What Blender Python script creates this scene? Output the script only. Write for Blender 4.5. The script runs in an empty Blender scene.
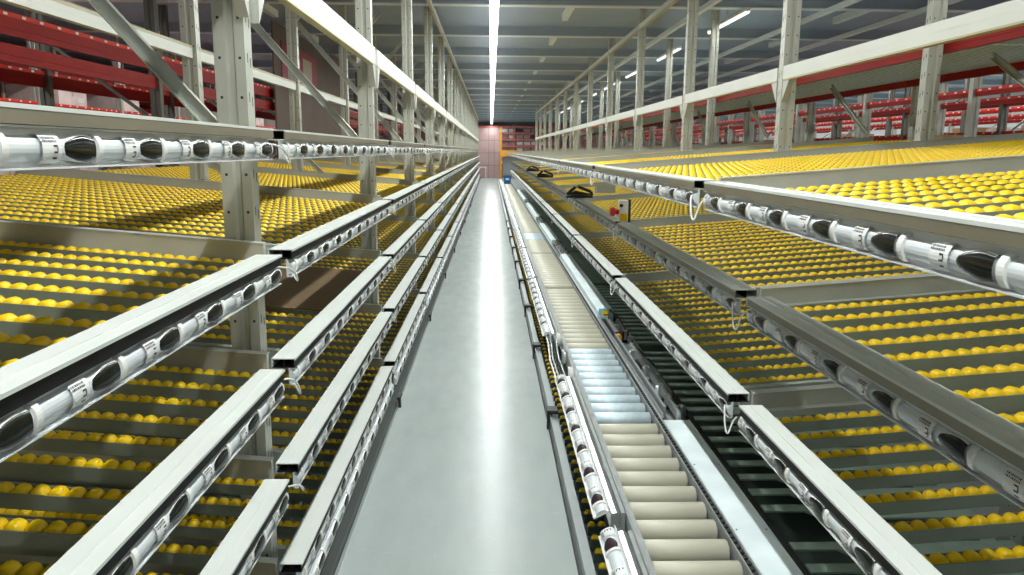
import bpy, math, random
from mathutils import Vector, Matrix
random.seed(7)
H = 1.76                       # camera height; photo depths were measured relative to it
COL = bpy.context.scene.collection
BAY = 2.7
NB = 18                        # bays along the aisle
NBR = 13                       # the right rack ends sooner
YL, YR = 2.555, 2.654          # first rail joints left / right

# ------------------------------------------------------------------ materials
def mat(name, col, rough=0.5, metal=0.0, var=0.0, scale=8.0, bump=0.0, emit=None, estr=0.0, trans=0.0, alpha=1.0, rvar=0.0, stretch=None, coat=0.0, spec=None):
    m = bpy.data.materials.new(name); m.use_nodes = True
    nt = m.node_tree; b = nt.nodes['Principled BSDF']
    b.inputs['Base Color'].default_value = (*col, 1); b.inputs['Roughness'].default_value = rough
    b.inputs['Metallic'].default_value = metal
    if trans: b.inputs['Transmission Weight'].default_value = trans
    if spec is not None: b.inputs['Specular IOR Level'].default_value = spec
    if coat: b.inputs['Coat Weight'].default_value = coat
    if alpha < 1: b.inputs['Alpha'].default_value = alpha
    if emit:
        b.inputs['Emission Color'].default_value = (*emit, 1); b.inputs['Emission Strength'].default_value = estr
    if var or bump or rvar:
        tc = nt.nodes.new('ShaderNodeTexCoord'); n = nt.nodes.new('ShaderNodeTexNoise')
        mp = nt.nodes.new('ShaderNodeMapping')
        if stretch: mp.inputs['Scale'].default_value = stretch
        nt.links.new(tc.outputs['Object'], mp.inputs['Vector']); nt.links.new(mp.outputs[0], n.inputs['Vector'])
        n.inputs['Scale'].default_value = scale; n.inputs['Detail'].default_value = 4
        if var:
            r = nt.nodes.new('ShaderNodeValToRGB')
            r.color_ramp.elements[0].position = .3; r.color_ramp.elements[1].position = .7
            r.color_ramp.elements[0].color = (*[max(0, c*(1-var)) for c in col], 1)
            r.color_ramp.elements[1].color = (*[min(1, c*(1+var)) for c in col], 1)
            nt.links.new(n.outputs['Fac'], r.inputs['Fac']); nt.links.new(r.outputs['Color'], b.inputs['Base Color'])
        if rvar:
            mr = nt.nodes.new('ShaderNodeMapRange')
            mr.inputs['To Min'].default_value = rough-rvar; mr.inputs['To Max'].default_value = rough+rvar
            mr.inputs['From Min'].default_value = .3; mr.inputs['From Max'].default_value = .7
            nt.links.new(n.outputs['Fac'], mr.inputs['Value']); nt.links.new(mr.outputs[0], b.inputs['Roughness'])
        if bump:
            bp = nt.nodes.new('ShaderNodeBump'); bp.inputs['Strength'].default_value = bump; bp.inputs['Distance'].default_value = .01
            nt.links.new(n.outputs['Fac'], bp.inputs['Height']); nt.links.new(bp.outputs[0], b.inputs['Normal'])
    return m
M = {}
def D(k, *a, **kw): M[k] = mat(k, *a, **kw)
D('rail_paint', (.66,.69,.65), .38, .0, var=.04, scale=3)
D('rail_face', (.27,.25,.19), .35, .45, var=.08, scale=3)
D('lens_dark', (.035,.018,.025), .4, spec=.06)
D('groove', (.010,.010,.010), .5, spec=.2)  # black puts the shade inside the open rail channel into the colour
D('holder', (.70,.73,.74), .4, .1)
D('clear_tube', (.70,.745,.76), .34, .1)
D('cap_white', (.80,.80,.76), .35)
D('lens_black', (.010,.012,.010), .12, spec=.3)
D('label_white', (.80,.81,.79), .5)
D('ink', (.04,.04,.05), .6)
D('yellow', (.98,.64,.004), .35, var=.05, scale=5, spec=.4)
D('track', (.31,.345,.29), .42, .45, var=.1, scale=6)
D('panel', (.50,.51,.46), .45, .3, var=.08, scale=4)
D('post', (.52,.53,.46), .42, .35, var=.07, scale=5)
D('hole', (.03,.03,.03), .8)
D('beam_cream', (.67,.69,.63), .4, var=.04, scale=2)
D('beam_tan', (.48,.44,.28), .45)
D('brace', (.60,.62,.56), .3, .7, var=.12, scale=9)
D('red', (.36,.010,.007), .5, var=.12, scale=2, spec=.2)
D('red_bright', (.75,.04,.02), .45, spec=.2)
D('dark_post', (.14,.14,.12), .5, .3)
D('clip_white', (.9,.85,.75), .4)
D('galv', (.82,.92,.95), .45, .12, var=.08, scale=5, rvar=.08)
D('roller_beige', (.56,.54,.43), .42, var=.03, scale=4)
D('roller_zinc', (.60,.71,.76), .46, .3, var=.16, scale=18)
D('steel', (.50,.53,.53), .35, .6, var=.12, scale=12)
D('alu', (.66,.68,.68), .28, .8)
D('black', (.018,.018,.018), .5)
D('rubber', (.02,.022,.022), .6)
D('green_track', (.34,.45,.38), .5, .15, var=.15, scale=8)
D('dark_green', (.05,.075,.065), .55)
D('cable', (.82,.82,.78), .5)
D('cardboard', (.20,.13,.065), .75, var=.08, scale=6)
D('carton', (.48,.31,.17), .8, var=.1, scale=5)
D('wrap', (.74,.62,.58), .5, var=.25, scale=3)
D('pink', (.50,.34,.33), .6, var=.06, scale=3)
D('orange', (.80,.36,.02), .45)
D('blue', (.02,.16,.42), .4)
D('light_blue', (.30,.60,.75), .4)
D('white', (.82,.83,.82), .45)
D('stop_red', (.65,.01,.015), .3)
D('deck_blue', (.31,.37,.45), .6, .0, var=.05, scale=1.2)
D('beam_grey', (.34,.40,.46), .5, .0)
D('beam_light', (.70,.73,.71), .45, .1)
D('brown_wall', (.17,.125,.11), .7, var=.12, scale=1)
D('grey_wall', (.30,.31,.33), .7, var=.12, scale=.6)
D('magenta', (.35,.03,.07), .5)
D('beige', (.52,.46,.36), .6)
D('lamp', (1,1,1), .5, emit=(1,.985,.94), estr=7)
D('lamp_side', (1,1,1), .5, emit=(1,.98,.92), estr=1.0)
D('kick', (.10,.11,.105), .4, .4)
D('curb', (.36,.39,.39), .35, .5, var=.06, scale=3)
D('red_far', (.62,.20,.17), .5, var=.2, scale=4)  # rack red paled with painted-in pink haze

# floor: polished grey-green coating with scuffs
def floor_mat():
    m = bpy.data.materials.new('floor_coating'); m.use_nodes = True
    nt = m.node_tree; N = nt.nodes; L = nt.links; b = N['Principled BSDF']
    tc = N.new('ShaderNodeTexCoord')
    n1 = N.new('ShaderNodeTexNoise'); n1.inputs['Scale'].default_value = 1.3; n1.inputs['Detail'].default_value = 6
    mp = N.new('ShaderNodeMapping'); mp.inputs['Scale'].default_value = (1.0,.35,1)
    L.new(tc.outputs['Object'], mp.inputs['Vector']); L.new(mp.outputs[0], n1.inputs['Vector'])
    r = N.new('ShaderNodeValToRGB'); r.color_ramp.elements[0].position=.3; r.color_ramp.elements[1].position=.72
    r.color_ramp.elements[0].color=(.36,.405,.39,1); r.color_ramp.elements[1].color=(.41,.45,.435,1)
    L.new(n1.outputs['Fac'], r.inputs['Fac'])
    n2 = N.new('ShaderNodeTexNoise'); n2.inputs['Scale'].default_value = 9; n2.inputs['Detail'].default_value = 8
    L.new(mp.outputs[0], n2.inputs['Vector'])
    mix = N.new('ShaderNodeMixRGB'); mix.blend_type='OVERLAY'; mix.inputs['Fac'].default_value=.12
    L.new(r.outputs['Color'], mix.inputs[1]); L.new(n2.outputs['Fac'], mix.inputs[2])
    # scuffs
    v = N.new('ShaderNodeTexNoise'); v.inputs['Scale'].default_value=3.2; v.inputs['Detail'].default_value=2; v.inputs['Distortion'].default_value=2.5
    L.new(tc.outputs['Object'], v.inputs['Vector'])
    rr = N.new('ShaderNodeValToRGB'); e=rr.color_ramp.elements
    e[0].position=.495; e[0].color=(0,0,0,1); e[1].position=.5; e[1].color=(1,1,1,1); x=e.new(.505); x.color=(0,0,0,1)
    L.new(v.outputs['Fac'], rr.inputs['Fac'])
    mul = N.new('ShaderNodeMath'); mul.operation='MULTIPLY'; mul.inputs[1].default_value=.10; L.new(rr.outputs['Color'], mul.inputs[0])
    mix2 = N.new('ShaderNodeMixRGB'); L.new(mul.outputs[0], mix2.inputs['Fac']); L.new(mix.outputs[0], mix2.inputs[1]); mix2.inputs[2].default_value=(.75,.76,.72,1)
    L.new(mix2.outputs[0], b.inputs['Base Color'])
    mr = N.new('ShaderNodeMapRange'); mr.inputs['To Min'].default_value=.19; mr.inputs['To Max'].default_value=.28
    L.new(n2.outputs['Fac'], mr.inputs['Value']); L.new(mr.outputs[0], b.inputs['Roughness'])
    b.inputs['Specular IOR Level'].default_value=.07
    bu = N.new('ShaderNodeBump'); bu.inputs['Strength'].default_value=.05; bu.inputs['Distance'].default_value=.004
    L.new(n2.outputs['Fac'], bu.inputs['Height']); L.new(bu.outputs[0], b.inputs['Normal'])
    return m
M['floor'] = floor_mat()
# wire-mesh deck seen from below
def mesh_deck():
    m = mat('mesh_deck', (.42,.47,.40), .5, .2)
    nt = m.node_tree; N=nt.nodes; L=nt.links; b=N['Principled BSDF']
    tc=N.new('ShaderNodeTexCoord'); w=N.new('ShaderNodeTexWave'); w.wave_type='BANDS'; w.bands_direction='X'; w.inputs['Scale'].default_value=5; w.inputs['Distortion'].default_value=5; w.inputs['Detail'].default_value=3
    L.new(tc.outputs['Object'], w.inputs['Vector'])
    r=N.new('ShaderNodeValToRGB'); r.color_ramp.elements[0].color=(.38,.46,.38,1); r.color_ramp.elements[1].color=(.88,.92,.84,1)
    L.new(w.outputs['Fac'], r.inputs['Fac']); L.new(r.outputs['Color'], b.inputs['Base Color'])
    return m
M['mesh_deck'] = mesh_deck()

# ------------------------------------------------------------------ mesh builder
class MB:
    def __init__(s): s.v=[]; s.f=[]; s.m=[]; s.mats=[]
    def mi(s, k):
        if k not in s.mats: s.mats.append(k)
        return s.mats.index(k)
    def poly(s, pts, faces, k):
        o=len(s.v); s.v+= [tuple(p) for p in pts]; i=s.mi(k)
        for f in faces: s.f.append(tuple(o+j for j in f)); s.m.append(i)
    def box(s, x0,x1,y0,y1,z0,z1,k, sh=0.0):
        # sh: z rises by sh per metre as x decreases from 0
        P=[]
        for x in (x0,x1):
            for y in (y0,y1):
                for z in (z0,z1): P.append((x,y,z - sh*x))
        s.poly(P, [(0,1,3,2),(4,6,7,5),(0,4,5,1),(2,3,7,6),(0,2,6,4),(1,5,7,3)], k)
    def prism(s, prof, y0, y1, k, axis='y', caps=True):
        n=len(prof)
        if axis=='y': P=[(a,y0,b) for a,b in prof]+[(a,y1,b) for a,b in prof]
        elif axis=='x': P=[(y0,a,b) for a,b in prof]+[(y1,a,b) for a,b in prof]
        else: P=[(a,b,y0) for a,b in prof]+[(a,b,y1) for a,b in prof]
        F=[(i,(i+1)%n,n+(i+1)%n,n+i) for i in range(n)]
        if caps: F+= [tuple(range(n))[::-1], tuple(range(n,2*n))]
        s.poly(P,F,k)
    def cyl(s, p0, p1, r0, r1, k, n=12, caps=True, chamfer=0.0):
        p0=Vector(p0);p1=Vector(p1); d=(p1-p0); L=d.length; d.normalize()
        u=d.orthogonal().normalized(); w=d.cross(u)
        rings=[(0,r0),(L,r1)]
        if chamfer: rings=[(0,r0-chamfer*1.2),(chamfer,r0),(L-chamfer,r1),(L,r1-chamfer*1.2)]
        P=[]
        for t,r in rings:
            for i in range(n):
                a=2*math.pi*i/n; P.append(p0+d*t+u*(r*math.cos(a))+w*(r*math.sin(a)))
        F=[]
        for j in range(len(rings)-1):
            for i in range(n): F.append((j*n+i,j*n+(i+1)%n,(j+1)*n+(i+1)%n,(j+1)*n+i))
        if caps: F+=[tuple(range(n))[::-1], tuple(range((len(rings)-1)*n,len(rings)*n))]
        s.poly(P,F,k)
    def wheel(s, x,y,z,r,w,k,n=10):
        P=[]; rings=((-w/2,r*.62),(-w/2+w*.14,r*.93),(0,r),(w/2-w*.14,r*.93),(w/2,r*.62))
        for t,rr in rings:
            for i in range(n):
                a=2*math.pi*i/n; P.append((x+rr*math.cos(a),y+t,z+rr*math.sin(a)))
        F=[]
        for j in range(4):
            for i in range(n): F.append((j*n+i,j*n+(i+1)%n,(j+1)*n+(i+1)%n,(j+1)*n+i))
        F+=[tuple(range(n))[::-1], tuple(range(4*n,5*n))]
        s.poly(P,F,k)
    def tube(s, pts, r, k, n=8):
        pts=[Vector(p) for p in pts]
        P=[];F=[]; u=None
        for i,p in enumerate(pts):
            d=(pts[min(i+1,len(pts)-1)]-pts[max(i-1,0)]).normalized()
            if u is None: u=d.orthogonal().normalized()
            u=(u-d*u.dot(d)).normalized(); w=d.cross(u)
            for j in range(n):
                a=2*math.pi*j/n; P.append(p+u*(r*math.cos(a))+w*(r*math.sin(a)))
        for i in range(len(pts)-1):
            for j in range(n): F.append((i*n+j,i*n+(j+1)%n,(i+1)*n+(j+1)%n,(i+1)*n+j))
        F+=[tuple(range(n))[::-1], tuple(range((len(pts)-1)*n,len(pts)*n))]
        s.poly(P,F,k)
    def beam(s, p0, p1, w, h, k, up=(0,0,1)):
        # rectangular bar between two points
        p0=Vector(p0);p1=Vector(p1); d=(p1-p0).normalized(); a=d.cross(Vector(up)).normalized(); b=a.cross(d)
        P=[]
        for p in (p0,p1):
            for sx,sz in ((-1,-1),(1,-1),(1,1),(-1,1)): P.append(p+a*(sx*w/2)+b*(sz*h/2))
        s.poly(P,[(0,3,2,1),(4,5,6,7),(0,1,5,4),(1,2,6,5),(2,3,7,6),(3,0,4,7)],k)
    def mesh(s, name, smooth=False):
        me=bpy.data.meshes.new(name); me.from_pydata(s.v,[],s.f)
        for k in s.mats: me.materials.append(M[k])
        me.polygons.foreach_set('material_index', s.m)
        if smooth: me.polygons.foreach_set('use_smooth',[True]*len(s.f))
        me.validate()
        return me
    def build(s, name, parent=None, smooth=False, loc=None, rot=None):
        return link(name, s.mesh(name, smooth), parent, loc, rot)
def link(name, me, parent=None, loc=None, rot=None):
    o=bpy.data.objects.new(name, me); COL.objects.link(o)
    if parent: o.parent=parent
    if loc: o.location=loc
    if rot: o.rotation_euler=(0,0,rot)
    return o
def tag(o, label, cat, group=None):
    assert 4<=len(label.split())<=16, label
    o['label']=label; o['category']=cat
    if group: o['group']=group
    return o
def struct(o): o['kind']='structure'; return o
def thing(name, label, cat, loc=(0,0,0), rot=0, group=None):
    o=bpy.data.objects.new(name,None); COL.objects.link(o); o.location=loc; o.rotation_euler=(0,0,rot); o.empty_display_size=.1
    return tag(o,label,cat,group)
ORD=['first','second','third','fourth','fifth','sixth','seventh','eighth','ninth','tenth','eleventh','twelfth','thirteenth','fourteenth','fifteenth','sixteenth','seventeenth','eighteenth','nineteenth','twentieth','twenty-first','twenty-second']

# ------------------------------------------------------------------ front rail (local: +x = aisle, front top corner at origin, runs +y)
RL=2.57
def rail_body(mb, L=RL, face='groove', rows=1, y0=0):
    t=.003; w=.067; h=.030; f=.015
    top='rail_paint'
    mb.box(-w,f,y0,L,-t,0,top)
    mb.box(-w,-w+t,y0,L,-h,-t,top)
    mb.box(-w,f-.004,y0,L,-h-t,-h,'groove' if face!='face' else top)
    mb.box(-.026,-.023,y0,L,-h,-t,'groove')
    mb.box(-.0235,-.0215,y0+.001,L-.001,0,.0016,top)          # raised seam along the plate
    mb.box(f-t,f,y0,L,-.007,-t,top)                           # front lip
    if face=='face':
        mb.box(f-t-.002,f-.001,y0+.003,L-.003,-.029,-.006,'rail_face')
    else:
        mb.box(f-.009,f-.005,y0+.004,L-.004,-.030,-.004,'groove')
def holder_body(mb, L, z, x=0.0, y0=0, hk='holder'):
    # backing plate with curled edges and half round tube
    mb.box(-.022+x,-.016+x,y0,L,z-.031,z+.031,hk)
    mb.box(-.018+x,-.004+x,y0,L,z-.031,z-.028,'holder')
def tube_prof(r,z,x,n=10):
    return [(x-.016,z-r*.98)]+[(x-.016+ (r+.008)*math.sin(math.pi*i/n)*.50, z-r*math.cos(math.pi*i/n)) for i in range(1,n)]+[(x-.016,z+r*.98)]
def cap_mesh(mb,y,z,x=0):
    pr=tube_prof(.0255,z,x,12); pr=[(a+ (.002 if i not in (0,len(pr)-1) else 0),b) for i,(a,b) in enumerate(pr)]
    mb.prism(pr,y,y+.016,'cap_white')
def lens_mesh(mb,y0,y1,z,x=0,lk='lens_black'):
    # black window pointed at the label end, blunt at the cap end, with a pale rim
    n=12; m=12
    for k,grow,out in (('cap_white',.0014,-.0015),(lk,0,0)):
        P=[];F=[]
        for i in range(n+1):
            t=i/n; hh=.0235*min(1,(1-(1-t)**2.2)**.62)*(1-.18*max(0,t-.7)/.3)+grow
            for j in range(m+1):
                a=math.pi*(j/m)
                P.append((x-.016+ (.006+(.0130 if not grow else .0095)*max(0,math.sin(a))**(.55)*min(1,(hh/.0235)**.5)) if 0<j<m else x-.010, y0-grow+(y1-y0+grow*.5)*t, z-hh*math.cos(a)))
        for i in range(n):
            for j in range(m): F.append((i*(m+1)+j,i*(m+1)+j+1,(i+1)*(m+1)+j+1,(i+1)*(m+1)+j))
        mb.poly(P,F,k)
def label_mesh(mb,y0,y1,z,x=0,seed=0):
    pr=tube_prof(.0235,z,x,12); pr=[(a+.0022,b) for a,b in pr]
    n=len(pr)
    P=[(a,y0,b) for a,b in pr]+[(a,y1,b) for a,b in pr]
    mb.poly(P,[(i,i+1,n+i+1,n+i) for i in range(n-1)],'label_white')
    rr=random.Random(seed)
    def mark(ya,yb,za,zb):     # block on the curved label front
        def xs(zz):
            c=max(-1,min(1,zz/.0235)); return x-.016+.0022+(.0315)*.50*math.sqrt(1-c*c)+.0006
        mb.poly([(xs(za),ya,z+za),(xs(za),yb,z+za),(xs(zb),yb,z+zb),(xs(zb),ya,z+zb)],[(0,1,2,3)],'ink')
    L=y1-y0
    for r in range(2):        # small code rows at the top left
        yy=y0+.003
        while yy<y1-.012:
            w=rr.choice((.0022,.0034,.0015)); mark(yy,yy+w,.010+.005*r,.0135+.005*r); yy+=w+.0018
    # bold position character
    c=y0+L*.56
    for (a,b,c0,d) in ((0,.003,-.016,.006),(0,.011,.003,.006),(0,.011,-.007,-.004),(0,.011,-.016,-.013),(.009,.012,-.013,-.007),(.009,.012,-.004,.003)):
        if rr.random()<.86: mark(c+a,c+b,c0,d)
MP=.265; MO=.168
def rail_things(parent, face, rows, Lr=RL, MO=MO):
    b=MB(); rail_body(b,Lr,face); b.build('rail_profile',parent)
    for r in range(rows):
        z=-.064-.082*r; x=.013+.012*r
        hb=MB(); holder_body(hb,Lr,z,x); h=hb.build('holder_strip',parent)
        n=int((Lr-MO)/MP)
        tb=MB(); tb.prism(tube_prof(.0195,z,x,10),.0,Lr,'clear_tube'); tb.build('clear_tube',h,smooth=False)
        for i in range(-1 if MO>.15 else 0,n):
            y=MO+i*MP
            for nm,fn,s in (('end_cap',lambda m:cap_mesh(m,y,z,x),False),('price_label',lambda m:label_mesh(m,y+.098,y+.150,z,x,i+r*20),False),('lens_window',lambda m:lens_mesh(m,y+.156,y+.256,z,x),True)):
                if i<0 and nm=='end_cap': continue
                key=(nm,i,r,MO)
                if key not in SH:
                    mm=MB(); fn(mm); SH[key]=mm.mesh(nm,s)
                link(nm,SH[key],h)
SH={}
def rail_far_mesh(face, rows, Lr=RL, MO=.05):
    m=MB(); rail_body(m,Lr,face)
    for r in range(rows):
        z=-.064-.082*r; x=.013+.012*r
        holder_body(m,Lr,z,x); m.prism(tube_prof(.0195,z,x,6),0,Lr,'clear_tube')
        for i in range(int((Lr-MO)/MP)):
            y=MO+i*MP
            cap_mesh(m,y,z,x); lens_mesh(m,y+.156,y+.256,z,x)
            pr=tube_prof(.022,z,x,6); m.prism([(a+.002,b) for a,b in pr],y+.098,y+.150,'label_white')
    return m.mesh('front_rail')
def cable_mesh(seed):
    r=random.Random(seed); m=MB(); d=.035+.03*r.random()
    pts=[(-.012,-.10,-.045),(.012,-.06,-.055),(.024,-.02,-.06-d*.4),(.026,.005,-.06-d),(.02,.02,-.07-d),(.004,.015,-.06-d*.5),(-.004,.03,-.07)]
    out=[]
    for i in range(len(pts)-1):
        p0=Vector(pts[max(i-1,0)]);p1=Vector(pts[i]);p2=Vector(pts[i+1]);p3=Vector(pts[min(i+2,len(pts)-1)])
        for k in range(5):
            t=k/5; out.append(.5*((2*p1)+(p2-p0)*t+(2*p0-5*p1+4*p2-p3)*t*t+(3*p1-p0-3*p2+p3)*t**3))
    out.append(Vector(pts[-1])); m.tube(out,.0032,'cable',6); return m.mesh('cable',True)

FAR={}
DET=3      # bays with full parts
levelsL=[('top',.062,'face',1,-.69),('second',-.332,'groove',1,-.682),('third',-.712,'groove',1,-.690),('fourth',-1.096,'groove',1,-.693),('lowest',-1.483,'groove',2,-.698)]
levelsR=[('top',-.096,'face',1,.722),('middle',-.485,'face2',1,.892),('lowest',-.873,'groove',1,.886)]
def put_rail(side, lname, z, face, rows, X, k):
    f='face' if face.startswith('face') else 'groove'
    if side=='left':
        x=X
        loc=(x, YL+BAY*(k-1), H+z); rot=0
    else:
        loc=(X, YR+BAY*(k-1)+RL, H+z); rot=math.pi
    lab=f"{lname} {side} rack front rail with black lenses and white labels, {ORD[k]} bay away"
    grp=f"front rails of the {side} flow rack"
    if k<DET:
        t=thing('front_rail',lab,'rail',loc,rot,grp)
        rail_things(t,f,rows,MO=.05 if side=='left' and k else .168)
    else:
        key=(f,rows)
        if key not in FAR: FAR[key]=rail_far_mesh(f,rows)
        t=tag(link('front_rail',FAR[key],None,loc,rot),lab,'rail',grp)
    if k<5:
        ck=('cable',(len(lname+side)%3))
        if ck not in SH: SH[ck]=cable_mesh(ck[1])
        if side=='left' : c=link('cable',SH[ck],t,(0,0,0))
        else: c=link('cable',SH[ck],t,(0,RL+.03,0))
    if f=='groove' or True: pass
for k in range(NB):
    for l in levelsL: put_rail('left',*l,k)
    if k<NBR:
        for l in levelsR: put_rail('right',*l,k)

# ------------------------------------------------------------------ roller shelves
TILT=.08; WR=.0195; WW=.036; WP=.0385; TP=.150; DL=2.59
def wz(x): return -.055+TILT*(-x)        # wheel centre height at local x (negative)
def side_beam(m,y0,depth,far=False,side='left'):
    # y0 = lower y of a .028 wide end plate; the far one carries a wide top flange
    s=TILT; lo=0 if side=='left' else .016; up=-lo if far else -.022-lo
    m.box(-depth,-.072,y0,y0+.022,-.095,.014+up,'panel',sh=s)
    if far:
        a,b=(y0-.004,y0+.034) if side=='left' else (y0-.018,y0+.026)
        m.box(-depth,-.072,a,b,.0145-lo,.0185-lo,'panel',sh=s)
        a,b=(y0-.030,y0) if side=='left' else (y0+.022,y0+.052)
        m.box(-depth,-.072,a,b,-.062,-.058,'panel',sh=s)
    else: m.box(-depth,-.072,y0-.004,y0+.026,-.008-lo,-.004-lo,'panel',sh=s)
def track(m,y,x0,x1,near_k='track'):
    s=TILT; zc=-.055
    m.box(x0,x1,y-.024,y-.021,zc-.024,zc+.009,near_k,sh=s)
    m.box(x0,x1,y+.021,y+.024,zc-.024,zc+.009,near_k,sh=s)
    m.box(x0,x1,y-.021,y+.021,zc-.028,zc-.025,near_k,sh=s)
def wheel_pos(side):
    out=[]; depth=DEPTH[side]
    for i in range(NT[side]):
        y=ty(side,i)
        n=int((depth-.10)/WP)
        for j in range(n): out.append((i,-.098-WP*j,y))
    return out
def ty(side,i): return (.115 if side=='left' else .185)+TP*i
NT={'left':17,'right':16}
def far_shelf(side):
    depth=DEPTH[side]; m=MB(); side_beam(m,.0,depth,side=='right',side); side_beam(m,DL-.028,depth,side=='left',side)
    for i in range(NT[side]): track(m,ty(side,i),-depth,-.075)
    for i,x,y in wheel_pos(side): m.wheel(x,y,wz(x),WR,WW,'yellow',8)
    return m.mesh('roller_shelf',True)
def flat_fix(me):  # smooth only the wheels
    yi=[i for i,s in enumerate(me.materials) if s and s.name=='yellow']
    for p in me.polygons: p.use_smooth = p.material_index in yi
# camera projection, used only to find which wheels show largest
_f,_pi,_ya,_ro=758.7,.17841475,.02842218,.00705966
def proj(X,Y,Z):
    c,s=math.cos(_ya),math.sin(_ya); x=X*c-Y*s; y=X*s+Y*c
    c,s=math.cos(_pi),math.sin(_pi); d=y*c-Z*s; up=y*s+Z*c
    if d<.1: return None
    u=_f*x/d; v=-_f*up/d
    return 512+u, 287.5+v, d
DEPTH={'left':2.5,'right':3.3}
TRK={};
def put_shelf(side, lname, X, z, k):
    depth=DEPTH[side]
    if side=='left': loc=(X,YL+BAY*(k-1)+.105,H+z); rot=0
    else: loc=(X,YR+BAY*(k-1)+.105+DL,H+z); rot=math.pi
    lab=f"{lname} {side} shelf of yellow rollers sloping to the aisle, {ORD[k]} bay away"
    grp=f"yellow roller shelves of the {side} flow rack"
    if k>=DET:
        if ('s',side) not in FAR:
            me=far_shelf(side); flat_fix(me); FAR[('s',side)]=me
        tag(link('roller_shelf',FAR[('s',side)],None,loc,rot),lab,'shelf',grp); return
    t=thing('roller_shelf',lab,'shelf',loc,rot,grp)
    if ('sb',side) not in TRK:
        m=MB(); side_beam(m,0,depth,side=='right',side); TRK[('sb',side)]=m.mesh('side_panel')
        m=MB(); side_beam(m,0,depth,side=='left',side); TRK[('sb2',side)]=m.mesh('side_panel')
        m=MB(); track(m,0,-depth,-.075); TRK[('tr',side)]=m.mesh('track')
        m=MB(); m.wheel(0,0,0,WR,WW,'yellow',12); TRK['wheel']=m.mesh('wheel',True)
        m=MB()
        for i,x,y in wheel_pos(side): m.wheel(x,y,wz(x),WR,WW,'yellow',8)
        TRK[('all',side)]=m.mesh('wheels',True)
    link('side_panel',TRK[('sb',side)],t); link('side_panel',TRK[('sb2',side)],t,(0,DL-.028,0))
    trs=[link('track',TRK[('tr',side)],t,(0,ty(side,i),0)) for i in range(NT[side])]
    if k<2:
        pos=wheel_pos(side); sc=[]
        for n,(i,x,y) in enumerate(pos):
            wx,wy=(loc[0]+x,loc[1]+y) if side=='left' else (loc[0]-x,loc[1]-y)
            p=proj(wx,wy,z+wz(x))
            if p and -5<p[0]<1029 and -5<p[1]<580: sc.append((p[2],n))
        sc.sort(); near=set(n for _,n in sc[:100])
        m=MB()
        for n,(i,x,y) in enumerate(pos):
            if n in near: link('wheel',TRK['wheel'],trs[i],(x,0,wz(x)))
            else: m.wheel(x,y,wz(x),WR,WW,'yellow',10)
        o=m.build('wheels',t,True)
    else: o=link('wheels',TRK[('all',side)],t)
    o['kind']='stuff'
for k in range(NB):
    for ln,z,f,r,X in levelsL[1:]: put_shelf('left',ln,X,z,k)
    if k<NBR:
        for ln,z,f,r,X in levelsR: put_shelf('right',ln,X,z,k)

# ------------------------------------------------------------------ upright frames with cross braces
def post(m,x,y,z0,z1,holes=True,k='post',w=.10,flip=1):
    # open C upright seen from the front: stepped face with returns
    d=.075; a=w/2
    pr=[(x-a,y),(x-.012,y),(x-.004,y+.012),(x+.010,y+.012),(x+.018,y),(x+a,y),(x+a,y+d),(x+a-.02,y+d),(x+a-.02,y+d-.004),(x+a-.004,y+d-.004),(x+a-.004,y+.004),(x-a+.004,y+.004),(x-a+.004,y+d-.004),(x-a+.02,y+d-.004),(x-a+.02,y+d),(x-a,y+d)]
    # a non-convex section: build as strips instead of one n-gon cap
    n=len(pr); P=[(p,q,z0) for p,q in pr]+[(p,q,z1) for p,q in pr]
    pr2=[(x-a,y),(x-.012,y),(x-.004,y+.012),(x+.010,y+.012),(x+.018,y),(x+a,y),(x+a,y+d),(x-a,y+d)]
    m.prism(pr2,z0,z1,k,axis='z',caps=False)
    if holes:
        z=z0+.05
        while z<z1:
            for hx,hw in ((x-.032,.0042),(x+.033,.0042)):
                m.poly([(hx-hw,y-.0008,z-hw),(hx+hw,y-.0008,z-hw),(hx+hw,y-.0008,z+hw),(hx-hw,y-.0008,z+hw)],[(0,1,2,3)],'hole')
            for sx in (x+a+.0008,x-a-.0008):
                m.poly([(sx,y+.02,z-.012),(sx,y+.027,z-.012),(sx,y+.027,z+.018),(sx,y+.02,z+.018)],[(0,1,2,3)],'hole')
                m.poly([(sx,y+.05,z-.025),(sx,y+.057,z-.025),(sx,y+.057,z+.005),(sx,y+.05,z+.005)],[(0,1,2,3)],'hole')
            z+=.125
def brace_bar(m,p0,p1,nn=None):
    # C channel brace: web + two lips
    p0=Vector(p0);p1=Vector(p1); d=(p1-p0).normalized(); n=Vector((0,1,0)) if abs(d.x)>.1 else Vector((1,0,0)); w=d.cross(n).normalized()
    for off,ww,hh in ((Vector((0,0,0)),.004,.040),):
        pass
    a=w*.019
    m.beam(p0,p1,.003,.040,'brace',up=w) if False else None
    def strip(c0,c1,e0,e1):
        # box spanned by width vec e0 and thickness vec e1
        P=[]
        for c in (c0,c1):
            for s1,s2 in ((-1,-1),(1,-1),(1,1),(-1,1)): P.append(c+e0*s1+e1*s2)
        m.poly(P,[(0,3,2,1),(4,5,6,7),(0,1,5,4),(1,2,6,5),(2,3,7,6),(3,0,4,7)],'brace')
    strip(p0,p1,w*.022,n*.0015)
    strip(p0+w*.022-n*.012,p1+w*.022-n*.012,w*.0015,n*.0135)
    strip(p0-w*.022-n*.012,p1-w*.022-n*.012,w*.0015,n*.0135)
ZT=H+1.93
FR={}
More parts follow.
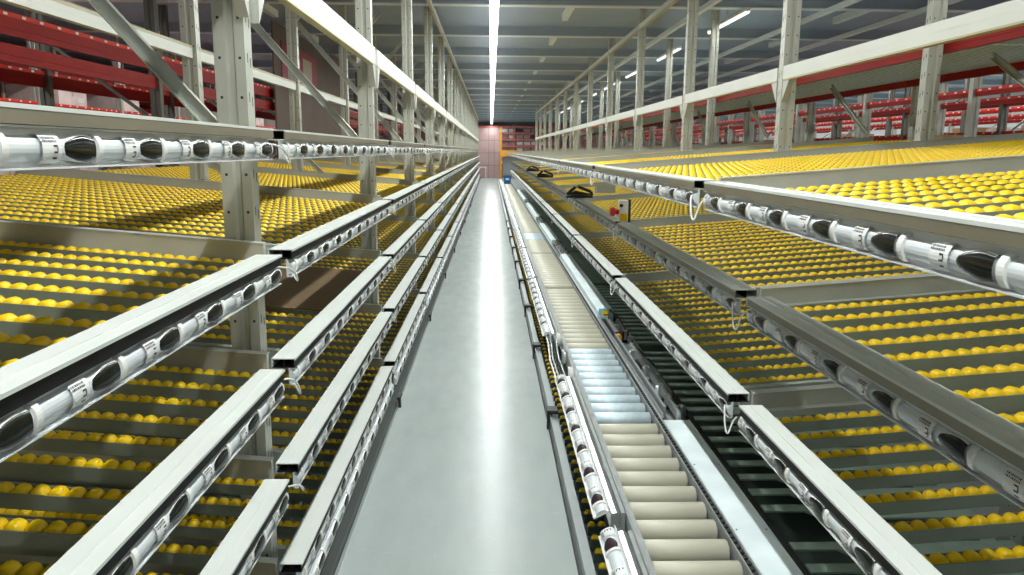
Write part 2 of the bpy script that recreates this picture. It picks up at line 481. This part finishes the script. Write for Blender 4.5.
def frame_meshes(side):
    if side=='left': xf,xb=-.848,-2.0
    else: xf,xb=2.065,3.075
    for nm,x in (('front',xf),('rear',xb)):
        m=MB(); post(m,x,0,0.0,ZT); 
        m.box(x-.065,x+.065,-.01,.085,0,.008,'post')
        FR[(side,nm)]=m.mesh('post')
    m=MB()
    if side=='left':
        segs=[((xf-.03,H+.02),(xb+.03,H+1.27)),((xb+.03,H-.02),(xf-.03,H-1.15)),((xb+.03,H+1.27),(xb+.5,H+1.8))]
    else:
        segs=[((xf+.03,H-.02),(xb-.03,H-1.10))]
        
    out=[]
    for (a,b),(c,d) in segs:
        m=MB(); brace_bar(m,(a,.045,b),(c,.045,d)); out.append(m.mesh('brace'))
    FR[(side,'braces')]=out
frame_meshes('left'); frame_meshes('right')
for side,y0 in (('left',YL+.022),('right',YR+.02)):
    for k in range((NB if side=='left' else NBR)):
        y=y0+BAY*k
        t=thing('upright_frame',f"perforated grey upright frame of the {side} flow rack, {ORD[k]} from the camera",'rack upright',(0,y,0),0,f"upright frames of the {side} rack")
        link('post',FR[(side,'front')],t); link('post',FR[(side,'rear')],t)
        for b in FR[(side,'braces')]: link('brace',b,t)

# longitudinal cream beams, one per bay
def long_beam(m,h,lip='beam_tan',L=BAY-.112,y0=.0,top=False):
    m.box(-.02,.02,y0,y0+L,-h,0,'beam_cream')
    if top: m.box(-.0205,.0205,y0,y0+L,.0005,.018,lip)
    else: m.box(-.0205,.0205,y0,y0+L,-h-.010,-h-.0005,lip)  # underside lip: reflected yellow light put into its tan
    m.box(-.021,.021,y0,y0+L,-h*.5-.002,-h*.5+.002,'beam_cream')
def beam_conn(m,h):
    # tapered connector plates under the beam at both ends
    for a,b in ((0,.11),(BAY-.112,BAY-.112-.11)):
        m.poly([(-.018,a,-h-.012),(.018,a,-h-.012),(.018,b,-h-.012),(-.018,b,-h-.012),(-.018,a,-h-.15),(.018,a,-h-.15)],[(0,3,4),(1,5,2),(0,4,5,1),(4,3,2,5)],'panel')
LB={}
for key,h in (('tall',.105),('med',.086),('low',.062),('tie',.06)):
    m=MB(); long_beam(m,h,top=(key=='low')); LB[key]=m.mesh('beam')
    m=MB(); beam_conn(m,h); LB[key+'c']=m.mesh('connector')
specs=[('left',-.79,.667,'tall','cream beam above the left front rails'),('left',-1.99,.648,'low','grey rear beam of the left rack'),
       ('left',-.79,1.90,'tie','ceiling height tie beam of the left rack'),
       ('right',2.03,.585,'med','cream beam along the right posts'),('right',2.03,1.70,'tie','ceiling height tie beam of the right rack')]
for side,X,z,key,ds in specs:
    y0=(YL+.022 if side=='left' else YR+.02)+.090
    for k in range(NB if side=='left' else NBR):
        y=y0+BAY*(k-1)
        t=thing('rack_beam',f"{ds}, {ORD[k]} bay away",'beam',(X,y,H+z),0,ds)
        link('beam',LB[key],t)
        if key in('tall','med'): link('connector',LB[key+'c'],t)

# ------------------------------------------------------------------ room
Y1=52.5
m=MB(); m.box(-16,16,-3,Y1,-.1,0,'floor'); struct(m.build('floor'))
CZ=H+2.02
m=MB(); m.box(-16,16,-3,Y1,CZ,CZ+.1,'deck_blue'); struct(m.build('ceiling'))
m=MB(); m.box(-16.1,-16,-3,Y1,0,CZ,'grey_wall'); struct(m.build('wall_left'))
m=MB(); m.box(16,16.1,-3,Y1,0,CZ,'white'); struct(m.build('wall_right'))
m=MB(); m.box(-16,16,Y1,Y1+.1,0,CZ,'grey_wall'); struct(m.build('wall_back'))
m=MB(); m.box(-16,16,-3.1,-3,0,CZ,'grey_wall'); struct(m.build('wall_front'))
bm=MB(); bm.box(-15.9,15.9,-.05,.05,-.14,-.012,'beam_grey'); bm.box(-15.9,15.9,-.07,.07,-.152,-.140,'beam_light'); bm.box(-15.9,15.9,-.07,.07,-.012,0,'beam_grey'); bme=bm.mesh('trim')  # bottom flange in a paler colour that paints in its lit edge
for i in range(20): struct(link(f'trim_{i+1}',bme,None,(0,2.35+BAY*(i-1),CZ)))
bm=MB(); bm.box(-.04,.04,0,1.35,-.10,-.0,'beam_light')
sm=bm.mesh('trim')
n=21
for i in range(1,18):
    for X in (1.1,-3.2,5.2):
        struct(link(f'trim_{n}',sm,None,(X,2.43+BAY*i,CZ))); n+=1

for X_ in (4.41,5.6,7.0,2.75):
    m=MB(); m.box(X_-.03,X_+.03,0,45,CZ-.22,CZ-.16,'beam_light'); struct(m.build(f'trim_{n}')); n+=1
# strip lights: continuous housings with glowing diffusers
def strip_light(X,z,y0,y1,label,mk='lamp',power=0,w=.07,step=2.7):
    t=thing('strip_light',label,'light',(X,0,H+z))
    y=y0; i=0
    while y<y1:
        L=min(step,y1-y)
        a=MB(); a.box(-.03,.03,y,y+L,.0,.04,'white'); a.build('housing',t)
        a=MB(); a.box(-.004,.004,y+L*.5,y+L*.5+.012,.04,CZ-H-z,'steel'); a.build('hanger',t)
        a=MB(); a.prism([(-w/2,0),(-w/2+.006,-.02),(-.012,-.030),(.012,-.030),(w/2-.006,-.02),(w/2,0)],y+.01,y+L-.01,mk); a.build('diffuser',t)
        y+=L; i+=1
strip_light(.035,1.70,-2.6,49.5,'long glowing white strip light over the middle of the aisle',w=.11)  # diffuser drawn wider than the tube to imitate its bloom
for j in range(10):
    strip_light(3.32,1.80,3.0+3.6*j,4.8+3.6*j,f'short strip light above the right rack, {ORD[j]} from the camera','lamp_side',w=.06)
strip_light(8.2,1.75,-2.0,45,'strip light farther right above the red racking','lamp_side',step=5.4)
strip_light(-5.55,1.84,-2.0,45,'strip light left above the red pallet racking','lamp_side',step=5.4)
def area(X,Y,Z,sx,sy,p,col=(.95,1,.985),rot=(0,0,0)):
    l=bpy.data.lights.new('strip_or_fill_lamp','AREA'); l.shape='RECTANGLE'; l.size=sx; l.size_y=sy; l.energy=p; l.color=col
    o=bpy.data.objects.new('strip_or_fill_lamp',l); COL.objects.link(o); o.location=(X,Y,Z); o.rotation_euler=rot; return o
y=-2.6
while y<49:
    area(.035,y+2.7,H+1.70-.034,.06,5.3,78); y+=5.4
for X,z,p in ((3.32,1.76,26),(8.2,1.71,45),(-5.55,1.80,45),(12.9,1.7,90)):  # outermost right row has no fixture: fill added to brighten the far right background
    y=-2.0
    while y<45:
        area(X,y+2.7,H+z-.02,.06,5.3,p); y+=5.4

# base strip under the left rack, kerb and floor profile on the right
m=MB(); m.prism([(-.70,0),(-.648,0),(-.655,.05),(-.70,.10)],-2.5,48,'kick'); m.prism([(-.648,0),(-.640,0),(-.640,.006),(-.648,.02)],-2.5,48,'alu')
tag(m.build('kick_strip'),'dark floor strip below the lowest left rail','floor strip')
for k in range(8):
    m=MB(); m.box(-.639,-.622,0,.03,.0,.075,'black'); m.box(-.647,-.622,-.01,.10,.06,.078,'black')
    tag(m.build('strip_clip',None,False,(0,5.05+BAY*k,0)),f"small black clip on the left floor strip, {ORD[k]} from camera",'clip','black clips on the left floor strip')

# ------------------------------------------------------------------ right: kerb, low roller shelf, small rail, conveyor
m=MB(); m.box(.372,.380,-2.5,46,0,.05,'black'); m.box(.380,.426,-2.5,46,0,.085,'curb'); m.box(.380,.386,-2.5,46,.085,.10,'curb')
tag(m.build('floor_kerb'),'grey metal kerb along the right edge of the aisle floor','kerb')
for k in range(9):
    m=MB(); m.box(.362,.395,0,.035,.0,.125,'black'); m.box(.362,.43,-.005,.09,.105,.128,'black')
    tag(m.build('kerb_clip',None,False,(0,4.62+BAY*k*.62,0)),f"black clip on the right kerb, {ORD[k]} from camera",'clip','black clips on the right kerb')
m2=MB()
for k in range(6):
    t=thing('low_roller_shelf',f"low yellow roller shelf between kerb and conveyor, {ORD[k]} section",'shelf',(0,BAY*k-.2,.13),0,'low roller shelves behind the kerb')
    m=MB()
    for i in range(23):
        m.box(.43,.522,.035+i*.115,.046+i*.115,-.05,-.012,'dark_green')
    m.build('track',t)['kind']='stuff'
    m=MB()
    for i in range(23):
        for j in range(2): m.wheel(.452+j*.045,.062+i*.115,-.015,.017,.026,'yellow',10)
    w=m.build('wheels',t,True); w['kind']='stuff'
# R5 label rail with the lenses facing up, plus extrusion
segs5=[(-.15,2.60),(2.74,4.55),(5.70,8.25),(8.38,10.9),(11.05,13.6),(13.75,16.3),(16.45,19.0),(19.2,21.7)]+[(21.9+2.7*i,24.4+2.7*i) for i in range(6)]
Z5=H-1.39
def up_rot(o): o.rotation_euler=(0,math.radians(-62),0)
for k,(a,b) in enumerate(segs5):
    L=b-a
    t=thing('conveyor_label_rail',f"label rail with upward black lenses beside the conveyor, {ORD[k]} section",'rail',(.434,a,Z5),0,'label rails beside the conveyor')
    m=MB(); m.prism([(.035,-.06),(.075,-.06),(.075,-.012),(.068,.002),(.056,.006),(.040,.002),(.035,-.008)],0,L,'alu')
    m.prism([(.076,-.10),(.092,-.10),(.092,.004),(.076,.004)],0,L,'steel'); m.build('extrusion',t)
    z=0;x=0
    hb=MB()
    # same holder strip, rolled back so it faces up and towards the aisle
    holder_body(hb,L,0,.016,hk='white'); tube=MB(); tube.prism(tube_prof(.0195,0,.016,8),0,L,'clear_tube')
    h=thing_part=hb.build('holder_strip',t)
    h.rotation_euler=(0,math.radians(90+0),0) if False else (0,0,0)
    # orient: local +x (front) -> world (-.45,0,.89); z -> along (+x)
    h.rotation_mode='XYZ'; h.rotation_euler=(0,math.radians(-118),0)
    tube.build('clear_tube',h); h.scale=(1,1,1.2)
    if k<6:
        for i in range(int((L-.17)/MP)+1):
            y=L-.163-i*MP
            for nm_,s_ in (('end_cap',False),('price_label',False),('lens_window',True)):
                key=('5'+nm_,i,round(L,3))
                if key not in SH:
                    mm=MB()
                    if nm_=='end_cap': cap_mesh(mm,y,0,.016)
                    elif nm_=='price_label': label_mesh(mm,y+.106,y+.160,0,.016,i+77)
                    else: lens_mesh(mm,y+.104,y+.014,0,.016,'lens_dark')
                    SH[key]=mm.mesh(nm_,s_)
                link(nm_,SH[key],h)

# conveyor modules
XC0,XC1=.562,.868; ZC=H-1.40   # roller top
RR=.043
def frame_side(m,L):
    m.box(.538,.556,0,L,-.10,.012,'steel'); m.box(.530,.538,0,L,-.03,.010,'alu')
rl={}
for k_ in ('roller_beige','roller_zinc'):
    m=MB(); m.cyl((XC0,0,-RR),(XC1,0,-RR),RR,RR,k_,28,True,.003); m.cyl((XC0-.006,0,-RR),(XC1+.008,0,-RR),.020,.020,'steel',10); m.cyl((XC0-.003,0,-RR),(XC0+.0005,0,-RR),RR*.86,RR*.86,'black',20)
    me=m.mesh('roller'); 
    for p in me.polygons: p.use_smooth=len(p.vertices)==4
    rl[k_]=me
seams=[(-.08,3.85,'roller_beige'),(3.85,5.36,'roller_zinc'),(5.36,7.9,'roller_beige'),(7.9,10.6,'roller_beige'),(10.6,12.25,'roller_beige'),(12.25,13.3,'roller_zinc'),(13.3,16.0,'roller_beige'),(16.0,18.7,'roller_beige'),(18.7,21.4,'roller_beige'),(21.4,24.1,'roller_beige'),(24.1,26.8,'roller_beige'),(26.8,29.5,'roller_beige'),(29.5,32.2,'roller_beige'),(32.2,34.9,'roller_beige')]
for k,(a,b,mk) in enumerate(seams):
    kind='shiny zinc' if mk=='roller_zinc' else 'beige coated'
    t=thing('roller_conveyor',f"conveyor section with {kind} rollers, {ORD[k]} along the aisle from the camera",'conveyor',(0,a,ZC),0,'conveyor sections')
    L=b-a-.004
    m=MB(); frame_side(m,L); m.build('side_frame',t)
    m=MB(); m.box(.878,.884,0,L,-.09,.004,'steel'); m.box(.884,.912,0,L,-.02,-.016,'steel'); m.box(.905,.911,0,L,-.09,.003,'steel'); m.build('side_frame',t)
    m=MB()
    y=.02
    while y<L-.02:
        m.box(.884,.900,y,y+.022,-.014,.006,'rubber'); y+=.0375
    m.build('drive_chain',t)
    m=MB(); m.box(.55,.90,0,L,-.20,-.195,'dark_green'); m.build('under_tray',t)
    for yy in (.2,L-.2):
        m=MB()
        for xx in (.56,.89): m.box(xx-.02,xx+.02,yy-.02,yy+.02,-ZC,-.20,'steel')
        m.box(.56,.89,yy-.015,yy+.015,-ZC+.05,-ZC+.09,'steel')
        m.build('leg',t)
    n=int(L/.15+.01)
    for i in range(n): link('roller',rl[mk],t,(0,.08+i*.15,0))

# galvanised cover plates, drive units
ZP=.004
covers=[(-.08,3.80),(6.35,10.0),(11.4,14.4),(15.6,20.0),(21.2,27.0)]
for k,(a,b) in enumerate(covers):
    m=MB(); L=b-a
    m.box(.916,1.046,0,L,-.004,.004,'galv'); m.box(.912,.917,0,L,-.05,.004,'galv'); m.box(1.046,1.052,0,L,-.08,.006,'galv'); m.box(1.056,1.070,0,L,-.10,.0,'rubber')
    if k: m.box(.918,1.052,.0,L-.02,.004,.055,'galv')
    m.box(.97,.99,L*.5,L*.5+.03,-ZC,-.004,'steel')
    y=.3
    while y<L:
        m.cyl((.925,y,.003),(.925,y,.007),.004,.004,'steel',8); m.cyl((1.038,y,.003),(1.038,y,.007),.004,.004,'steel',8); y+=.6
    tag(m.build('cover_plate',None,False,(0,a,ZC)),f"long galvanised cover plate right of the rollers, {ORD[k]} from the camera",'cover plate','galvanised cover plates')
    if k:
        m=MB(); m.box(.925,1.05,-.032,-.0008,-.01,.075,'light_blue'); m.box(.955,1.02,-.034,-.032,.01,.06,'yellow'); m.box(.965,1.01,-.035,-.034,.02,.03,'ink')
        tag(m.build('end_box',None,False,(0,a,ZC)),f"light blue end box of a drive cover, {ORD[k-1]} from the camera",'box','light blue end boxes')
units=[(3.82,6.28),(10.05,11.35),(14.45,15.55),(20.05,21.0)]
for k,(a,b) in enumerate(units):
    L=b-a
    t=thing('drive_unit',f"open conveyor drive with brackets, bolts and motor, {ORD[k]} from the camera",'drive unit',(0,a,ZC),0,'open conveyor drives')
    m=MB(); m.box(.912,.918,0,L,-.06,.03,'steel'); m.box(.94,.955,.1,L*.8,-.02,.035,'steel'); m.box(.918,1.05,0,L,-.065,-.06,'steel')
    m.beam((1.0,.0,.02),(1.02,L*.35,.02),.02,.05,'steel'); m.beam((1.02,L*.35,.02),(.99,L*.55,.05),.02,.05,'steel'); m.beam((1.045,L*.15,.0),(1.06,L*.9,.0),.015,.06,'steel')
    m.box(.97,.99,L*.5,L*.5+.03,-ZC,-.06,'steel')
    m.build('bracket',t)
    m=MB(); m.prism([(.955,L*.45),(1.03,L*.45),(1.045,L*.62),(.95,L*.62)],-.05,.02,'dark_green','z'); m.build('guard',t)
    m=MB()
    r=random.Random(k)
    for i in range(12):
        x=.95+.10*r.random(); y=.08+(L-.16)*i/12; m.box(x-.015,x+.03,y+.02,y+.06,-.05,.01+.03*r.random(),('steel','black','galv','steel')[i%4]); m.cyl((x,y,-.02),(x,y,.045),.010,.010,'alu',8); m.cyl((x,y,.045),(x,y,.053),.016,.016,'alu',6)
    m.build('bolts',t)['kind']='stuff'
    m=MB(); m.cyl((.97,L*.72,.02),(.97,L*.92,.02),.034,.034,'black',16,True,.004); m.cyl((.97,L*.70,.02),(.97,L*.72,.02),.02,.02,'orange',12); m.cyl((1.01,L*.80,.06),(1.01,L*.80,-.02),.02,.02,'alu',12); m.build('motor',t)
    m=MB(); m.tube([(.96,L*.9,.05),(1.0,L*.97,.09),(1.04,L*.86,.07),(1.05,L*.7,.02),(1.03,L*.55,.04),(1.05,L*.35,.05)],.007,'black',6); m.build('cable',t,True)
# cables in the break of the small rail
m=MB()
for j,(dx,dz) in enumerate(((0,0),(.02,.01),(.045,-.01),(.06,.02))):
    m.tube([(.43+dx,4.57,Z5-.02+dz),(.425+dx,4.7,Z5-.09+dz),(.44+dx,5.0,Z5-.12+dz),(.43+dx,5.3,Z5-.10+dz),(.44+dx,5.6,Z5-.06+dz),(.43+dx,5.68,Z5-.02)],.007,('cable','steel','black','alu')[j],6)
for yy in (4.62,5.05,5.55): m.box(.50,.53,yy,yy+.10,Z5-.06,Z5+.02,'cap_white' if yy!=5.05 else 'steel')
tag(m.build('cable_bundle',None,True),'bundle of cables bridging the break in the conveyor label rail','cables')

# dark lower tracks between cover plates and lowest right rail
tm=MB()
tm.prism([(1.10,.012),(1.26,.012),(1.31,-.052),(1.94,-.052),(1.94,.066),(1.10,.066)],-.012,-.004,'green_track','z')
tm.box(1.10,1.94,.062,.066,-.035,-.004,'green_track')
tme=tm.mesh('track')
lm=MB(); lm.box(1.075,1.10,0,BAY,-.06,-.012,'rubber'); lm.box(1.075,1.94,0,BAY,-.10,-.095,'dark_green'); lme=lm.mesh('base_tray')
for k in range(8):
    t=thing('bare_track_shelf',f"dark green shelf of bare tracks under the lowest right rail, {ORD[k]} bay away",'shelf',(0,YR+BAY*(k-1)+.02,ZC-.01),0,'bare track shelves')
    link('base_tray',lme,t)
    for i in range(17): link('track',tme,t,(0,.1+.15*i+.02,0))

# ------------------------------------------------------------------ red pallet racks behind both flow racks
def pallet_rack(side, X0, X1, y0, nb, zs, label, dots=True, deck=None, zup=None, goods=0, bay=2.9, bh=.12, seed=1, dark=True):
    t=thing('pallet_rack',label,'pallet rack',(0,0,0),0,'red pallet racking')
    zt=zup or ZT
    for i in range(nb+1):
        y=y0+i*bay
        for X in (X0,X1):
            m=MB(); post(m,X,y,0,zt,holes=(i<3),k='dark_post' if dark else 'post',w=.10); m.build('post',t)
        m=MB(); s=1; z=.3
        while z<zt-.9:
            xa,xb=(X0,X1) if s>0 else (X1,X0)
            m.beam((xa,y+.03,z),(xb,y+.03,z+.85),.03,.03,'dark_post' if dark else 'brace',up=(0,1,0)); s=-s; z+=.85
        m.build('bracing',t)
    for X in (X0,X1):
        for z in zs:
            for i in range(nb):
                a=y0+i*bay+.08; b=y0+(i+1)*bay-.005
                m=MB(); m.box(X-.02,X+.02,a,b,H+z-bh,H+z,'red'); m.box(X-.026,X+.026,a,b,H+z-bh*.62,H+z-bh*.5,'red')
                if dots and (y0!=-1.0 or X0!=-3.4 or (X==X0)==(z==zs[0])):
                    m.box(X-.022,X+.022,a,b,H+z+.0005,H+z+.034,'red_bright')
                    y=a+.1; r=random.Random(i+int(z*100))
                    while y<b-.1:
                        for q in (-.0232,.0232): m.box(X+q-.0008,X+q+.0008,y,y+.045,H+z+.008,H+z+.026,'clip_white')
                        y+=.16+.1*r.random()
                m.build('beam',t)
    if deck:
        for z in deck:
            m=MB(); m.box(min(X0,X1)+.03,max(X0,X1)-.03,y0,y0+nb*bay,H+z-.05,H+z-.03,'mesh_deck'); m.build('mesh_deck',t)
    return t
pallet_rack('left',-3.4,-4.5,-1.0,12,[.900,.715,-.30],'red pallet rack directly behind the left flow rack',bh=.125,bay=3.0)
pallet_rack('left',-6.6,-7.7,-1.0,14,[1.35,.62,.40,-.6],'second row of red pallet racking to the left',bh=.10,bay=2.5,dark=False)
pallet_rack('left',-8.9,-10.0,-1.0,16,[1.62,1.2,.95,.5,.2],'third row of red pallet racking to the left',bh=.09,bay=2.2,dark=False)
pallet_rack('left',-11.3,-12.4,0,14,[1.5,1.1,.7,.35,.1],'farthest row of red pallet racking to the left',bh=.09,bay=2.4)
for k in range(14):
    t=thing('storage_deck',f"red framed wire mesh deck above the right shelves, {ORD[k]} bay away",'deck',(0,YR+.1+BAY*k-2.7,H),0,'red framed mesh decks on the right')
    for X in (3.17,4.42):
        m=MB(); m.box(X-.02,X+.02,0,BAY-.02,.69,.78,'red'); m.box(X-.025,X+.025,0,BAY-.02,.73,.74,'red'); m.build('beam',t)
    m=MB(); m.box(3.19,4.38,0,BAY-.02,.755,.775,'mesh_deck'); m.build('mesh_deck',t)
    t=thing('deck_post',f"grey post carrying the red mesh deck, {ORD[k]} from the camera",'post',(4.49,YR+BAY*k-2.7,0),0,'posts behind the mesh deck')
    m=MB(); post(m,0,0,0,H+.76,holes=k<5); m.build('post',t)
    if k<12:
        m=MB(); brace_bar(m,(3.7,4.80+BAY*k,H+.19),(3.7,4.80+.90+BAY*k,H+.712))
        tag(m.build('diagonal_brace'),f"thin diagonal brace under the red mesh deck, {ORD[k]} from the camera",'brace','diagonal braces under the mesh deck')
pallet_rack('right',5.5,6.6,1.2,15,[.69],'second row of red pallet racking to the right',bh=.05,bay=2.5,zup=H+1.0,dark=False)
pallet_rack('right',7.6,8.7,0.5,16,[.74,.30,-.1],'third row of red pallet racking to the right',bh=.05,bay=2.7,zup=H+1.4)
pallet_rack('right',9.9,11.0,0.0,17,[.70,.25],'farthest row of red pallet racking to the right',bh=.05,bay=2.6,zup=H+1.2,dark=False)

# cartons on the racks
cn=0
def carton(x,y,z,sx,sy,sz,mk,label,group):
    m=MB(); m.box(-sx/2,sx/2,-sy/2,sy/2,0,sz,mk)
    m.box(-sx/2-.001,sx/2+.001,-.03,.03,sz*.5,sz+.001,'beige'); m.box(-sx/2-.0015,sx/2+.0015,sy*.15,sy*.4,sz*.2,sz*.45,'label_white')
    tag(m.build('carton',None,False,(x,y,z)),label,'carton',group)
carton(5.6,9.2,H+.02,.6,.5,.20,'carton','brown carton beyond the right posts at the frame edge','cartons')
r=random.Random(3)
POSTS={-7.15:(-1.0,2.5),-9.45:(-1.0,2.2),8.15:(.5,2.7),10.45:(0.0,2.6)}
def goods_row(X,z,y0,y1,mk,lab,grp,step=1.3,hmax=.35):
    y=y0; p0,pb=POSTS[X]
    while y<y1:
        q=(y-p0)%pb
        if r.random()<.8 and .5<q<pb-.42:
            s=.45+.4*r.random(); carton(X,y,H+z,.8,s,.15+hmax*r.random(),mk if r.random()<.7 else 'wrap',lab,grp)
        y+=step*(.6+.5*r.random())
goods_row(-7.15,.63+.035,0,34,'wrap','wrapped goods on the second left pallet rack','goods on second left rack')
goods_row(-7.15,-.6+.035,0,34,'wrap','wrapped goods on the second left pallet rack','goods on second left rack')
goods_row(-9.45,1.2+.035,0,32,'wrap','pale goods on the third left pallet rack','goods on third left rack')
goods_row(-9.45,.5+.035,0,32,'wrap','pale goods on the third left pallet rack','goods on third left rack')
goods_row(8.15,-.1+.035,3,42,'wrap','pale goods on the third right pallet rack','goods on third right rack',hmax=.15)
goods_row(10.45,.25+.035,3,42,'carton','goods on the farthest right pallet rack','goods on farthest right rack',hmax=.15)

# brown back panel with a magenta framed poster, behind the left rack
m=MB(); m.box(-3.31,-3.285,12.0,17.9,0,H+1.9,'brown_wall'); tag(m.build('back_panel'),'tall brown back panel standing behind the left flow rack','panel')
t=thing('poster','magenta framed beige poster on the brown back panel','poster',(-3.284,12.4,H+1.05))
m=MB(); m.box(0,.012,0,2.4,.0,.62,'magenta'); m.build('frame',t)
m=MB(); m.box(.0125,.016,.35,.9,.05,.50,'beige'); m.build('sheet',t)
m=MB(); m.box(.0125,.016,1.35,2.0,.05,.50,'beige'); m.build('sheet',t)

# ------------------------------------------------------------------ far end of the aisle
t=thing('sliding_door','tall pink panelled door closing the far end of the aisle','door',(0,50.2,0))
m=MB(); m.box(-.95,.56,0,.08,.0,H+1.42,'pink'); m.build('leaf',t)
m=MB()
for z in (.8,1.6,2.4): m.box(-.95,.56,-.012,0,z,z+.02,'brown_wall')
for x in (-.16,.2): m.box(x,x+.02,-.012,0,0,H+1.42,'brown_wall')
m.build('panel_joint',t)
for i in range(11):
    pass
m=MB(); m.box(.57,.68,48.8,48.95,0,H+1.45,'orange'); m.box(.68,1.75,48.8,48.95,H-.36,H+.02,'orange'); 
tag(m.build('portal_frame'),'orange steel post with crossbar at the aisle end','frame')
m=MB(); m.box(.75,3.4,49.2,49.3,0,H-.40,'grey_wall'); tag(m.build('low_partition'),'low grey partition behind the conveyor end under the orange crossbar','partition')
t=thing('far_rack','red and pink loaded racking beyond the far end of the aisle','pallet rack',(0,51.6,0))
m=MB()
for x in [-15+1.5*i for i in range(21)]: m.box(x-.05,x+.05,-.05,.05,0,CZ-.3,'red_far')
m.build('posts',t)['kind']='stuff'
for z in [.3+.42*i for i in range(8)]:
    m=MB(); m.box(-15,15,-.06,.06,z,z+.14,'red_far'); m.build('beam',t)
m=MB()
for i in range(60):
    for z in [.46+.42*j for j in range(7)]:
        x=-14.8+.5*i
        if r.random()<.8: m.box(x,x+.42,.1,.6,z,z+.22,'pink' if r.random()<.6 else 'white')
m.build('goods',t)['kind']='stuff'
# white stool / table at the aisle end
t=thing('small_table','small white table standing at the far end of the aisle','table',(-.60,49.4,0))
m=MB(); m.box(-.30,.30,-.25,.25,.68,.72,'white'); m.build('table_top',t)
for sx in (-.26,.26):
    for sy in (-.21,.21):
        m=MB(); m.box(sx-.02,sx+.02,sy-.02,sy+.02,0,.68,'white'); m.build('leg',t)
# blue tote on the conveyor end
t=thing('blue_tote','blue plastic tote standing on the far end of the conveyor','crate',(.70,33.0,ZC+.003))
m=MB(); w,d,h=.135,.3,.34
m.prism([(-w,0),(w,0),(w+.02,h),(-w-.02,h)],-d,d,'blue'); m.build('body',t)
m=MB(); m.box(-w-.04,w+.04,-d-.02,d+.02,h-.05,h,'blue'); m.box(-.08,.08,-d-.025,-d-.02,h-.18,h-.10,'white'); m.build('rim',t)

# ------------------------------------------------------------------ small things on the right middle rail
t=thing('emergency_stop','white and yellow emergency stop box with red button on middle right rail','switch box',(.95,5.30,H-.485))
m=MB(); m.box(-.055,.005,-.03,.03,.002,.150,'white'); m.box(-.050,.0,-.0325,-.030,.008,.060,'yellow'); m.build('housing',t)
m=MB(); m.box(.006,.022,-.035,.035,.0,.155,'black'); m.build('back_plate',t)
m=MB(); m.cyl((-.056,-.01,.07),(-.085,-.01,.07),.018,.018,'stop_red',14); m.cyl((-.085,-.01,.07),(-.118,-.01,.07),.034,.030,'stop_red',18,True,.005); m.build('button',t,True)
m=MB(); m.cyl((-.045,-.032,.115),(-.045,-.045,.115),.012,.012,'black',12); m.build('key_switch',t)
for k,(yy,xx,zz) in enumerate(((7.85,.90,-.47),(13.2,.92,-.45),(17.2,.92,-.45))):
    t=thing('clamp',f"black triangular clamp tool lying on the middle right rail, {ORD[k]} from the camera",'clamp',(xx,yy,H+zz),0,'black clamps on the right rail')
    m=MB(); m.prism([(-.13,0),(.14,0),(.14,.022),(-.04,.035),(-.13,.02)],-.09,.09,'black','y'); m.build('base',t)
    m=MB(); m.prism([(-.11,.03),(.12,.03),(.12,.04),(-.03,.07)],-.03,.03,'black'); m.beam((-.12,0,.03),(-.02,0,.115),.03,.022,'black',up=(0,1,0)); m.beam((-.02,0,.115),(.13,0,.06),.03,.022,'black',up=(0,1,0)); m.cyl((-.02,-.03,.115),(-.02,.03,.115),.016,.016,'steel',10); m.beam((.13,0,.06),(.14,0,.02),.03,.02,'black',up=(0,1,0)); m.build('arm',t)
m=MB(); m.box(-.11,.11,-.02,.02,.0,.085,'panel'); m.box(-.015,.015,-.022,-.02,.025,.055,'steel'); m.box(-.10,-.09,-.022,-.02,.01,.075,'beam_light')
tag(m.build('junction_box',None,False,(1.22,8.17,H-.440)),'flat grey box standing on the middle right roller shelf','box')
# brown card sheet over left third-level shelf
m=MB(); 
pts=[]
zc=lambda x: H-.712-.035+TILT*(-(x+.69))+.004
x0,x1,y0,y1=-.76,-1.75,3.45,4.62
P=[(x0,y0,zc(x0)),(x1,y0,zc(x1)),(x1,y1,zc(x1)),(x0,y1,zc(x0))]; P+=[(a,b,c+.004) for a,b,c in P]
m.poly(P,[(0,1,2,3),(4,7,6,5),(0,4,5,1),(1,5,6,2),(2,6,7,3),(3,7,4,0)],'cardboard')
tag(m.build('card_sheet'),'brown cardboard sheet lying on the third left roller shelf','cardboard')

# ------------------------------------------------------------------ camera, world, look
cam=bpy.data.cameras.new('camera'); co=bpy.data.objects.new('camera',cam); COL.objects.link(co)
cam.sensor_width=36; cam.lens=36*_f/1024; cam.clip_start=.05; cam.clip_end=200
co.location=(0,0,H)
co.rotation_mode='XYZ'
R=Matrix.Rotation(-_ya,4,'Z')@Matrix.Rotation(math.pi/2-_pi,4,'X')@Matrix.Rotation(_ro,4,'Z')
co.rotation_euler=R.to_euler('XYZ')
bpy.context.scene.camera=co
w=bpy.data.worlds.new('world'); bpy.context.scene.world=w; w.use_nodes=True
w.node_tree.nodes['Background'].inputs[0].default_value=(.8,.86,.9,1); w.node_tree.nodes['Background'].inputs[1].default_value=.3
sc=bpy.context.scene
sc.view_settings.view_transform='Standard'; sc.view_settings.look='None'; sc.view_settings.exposure=.42
sc.cycles.max_bounces=6
sc.cycles.use_denoising=True
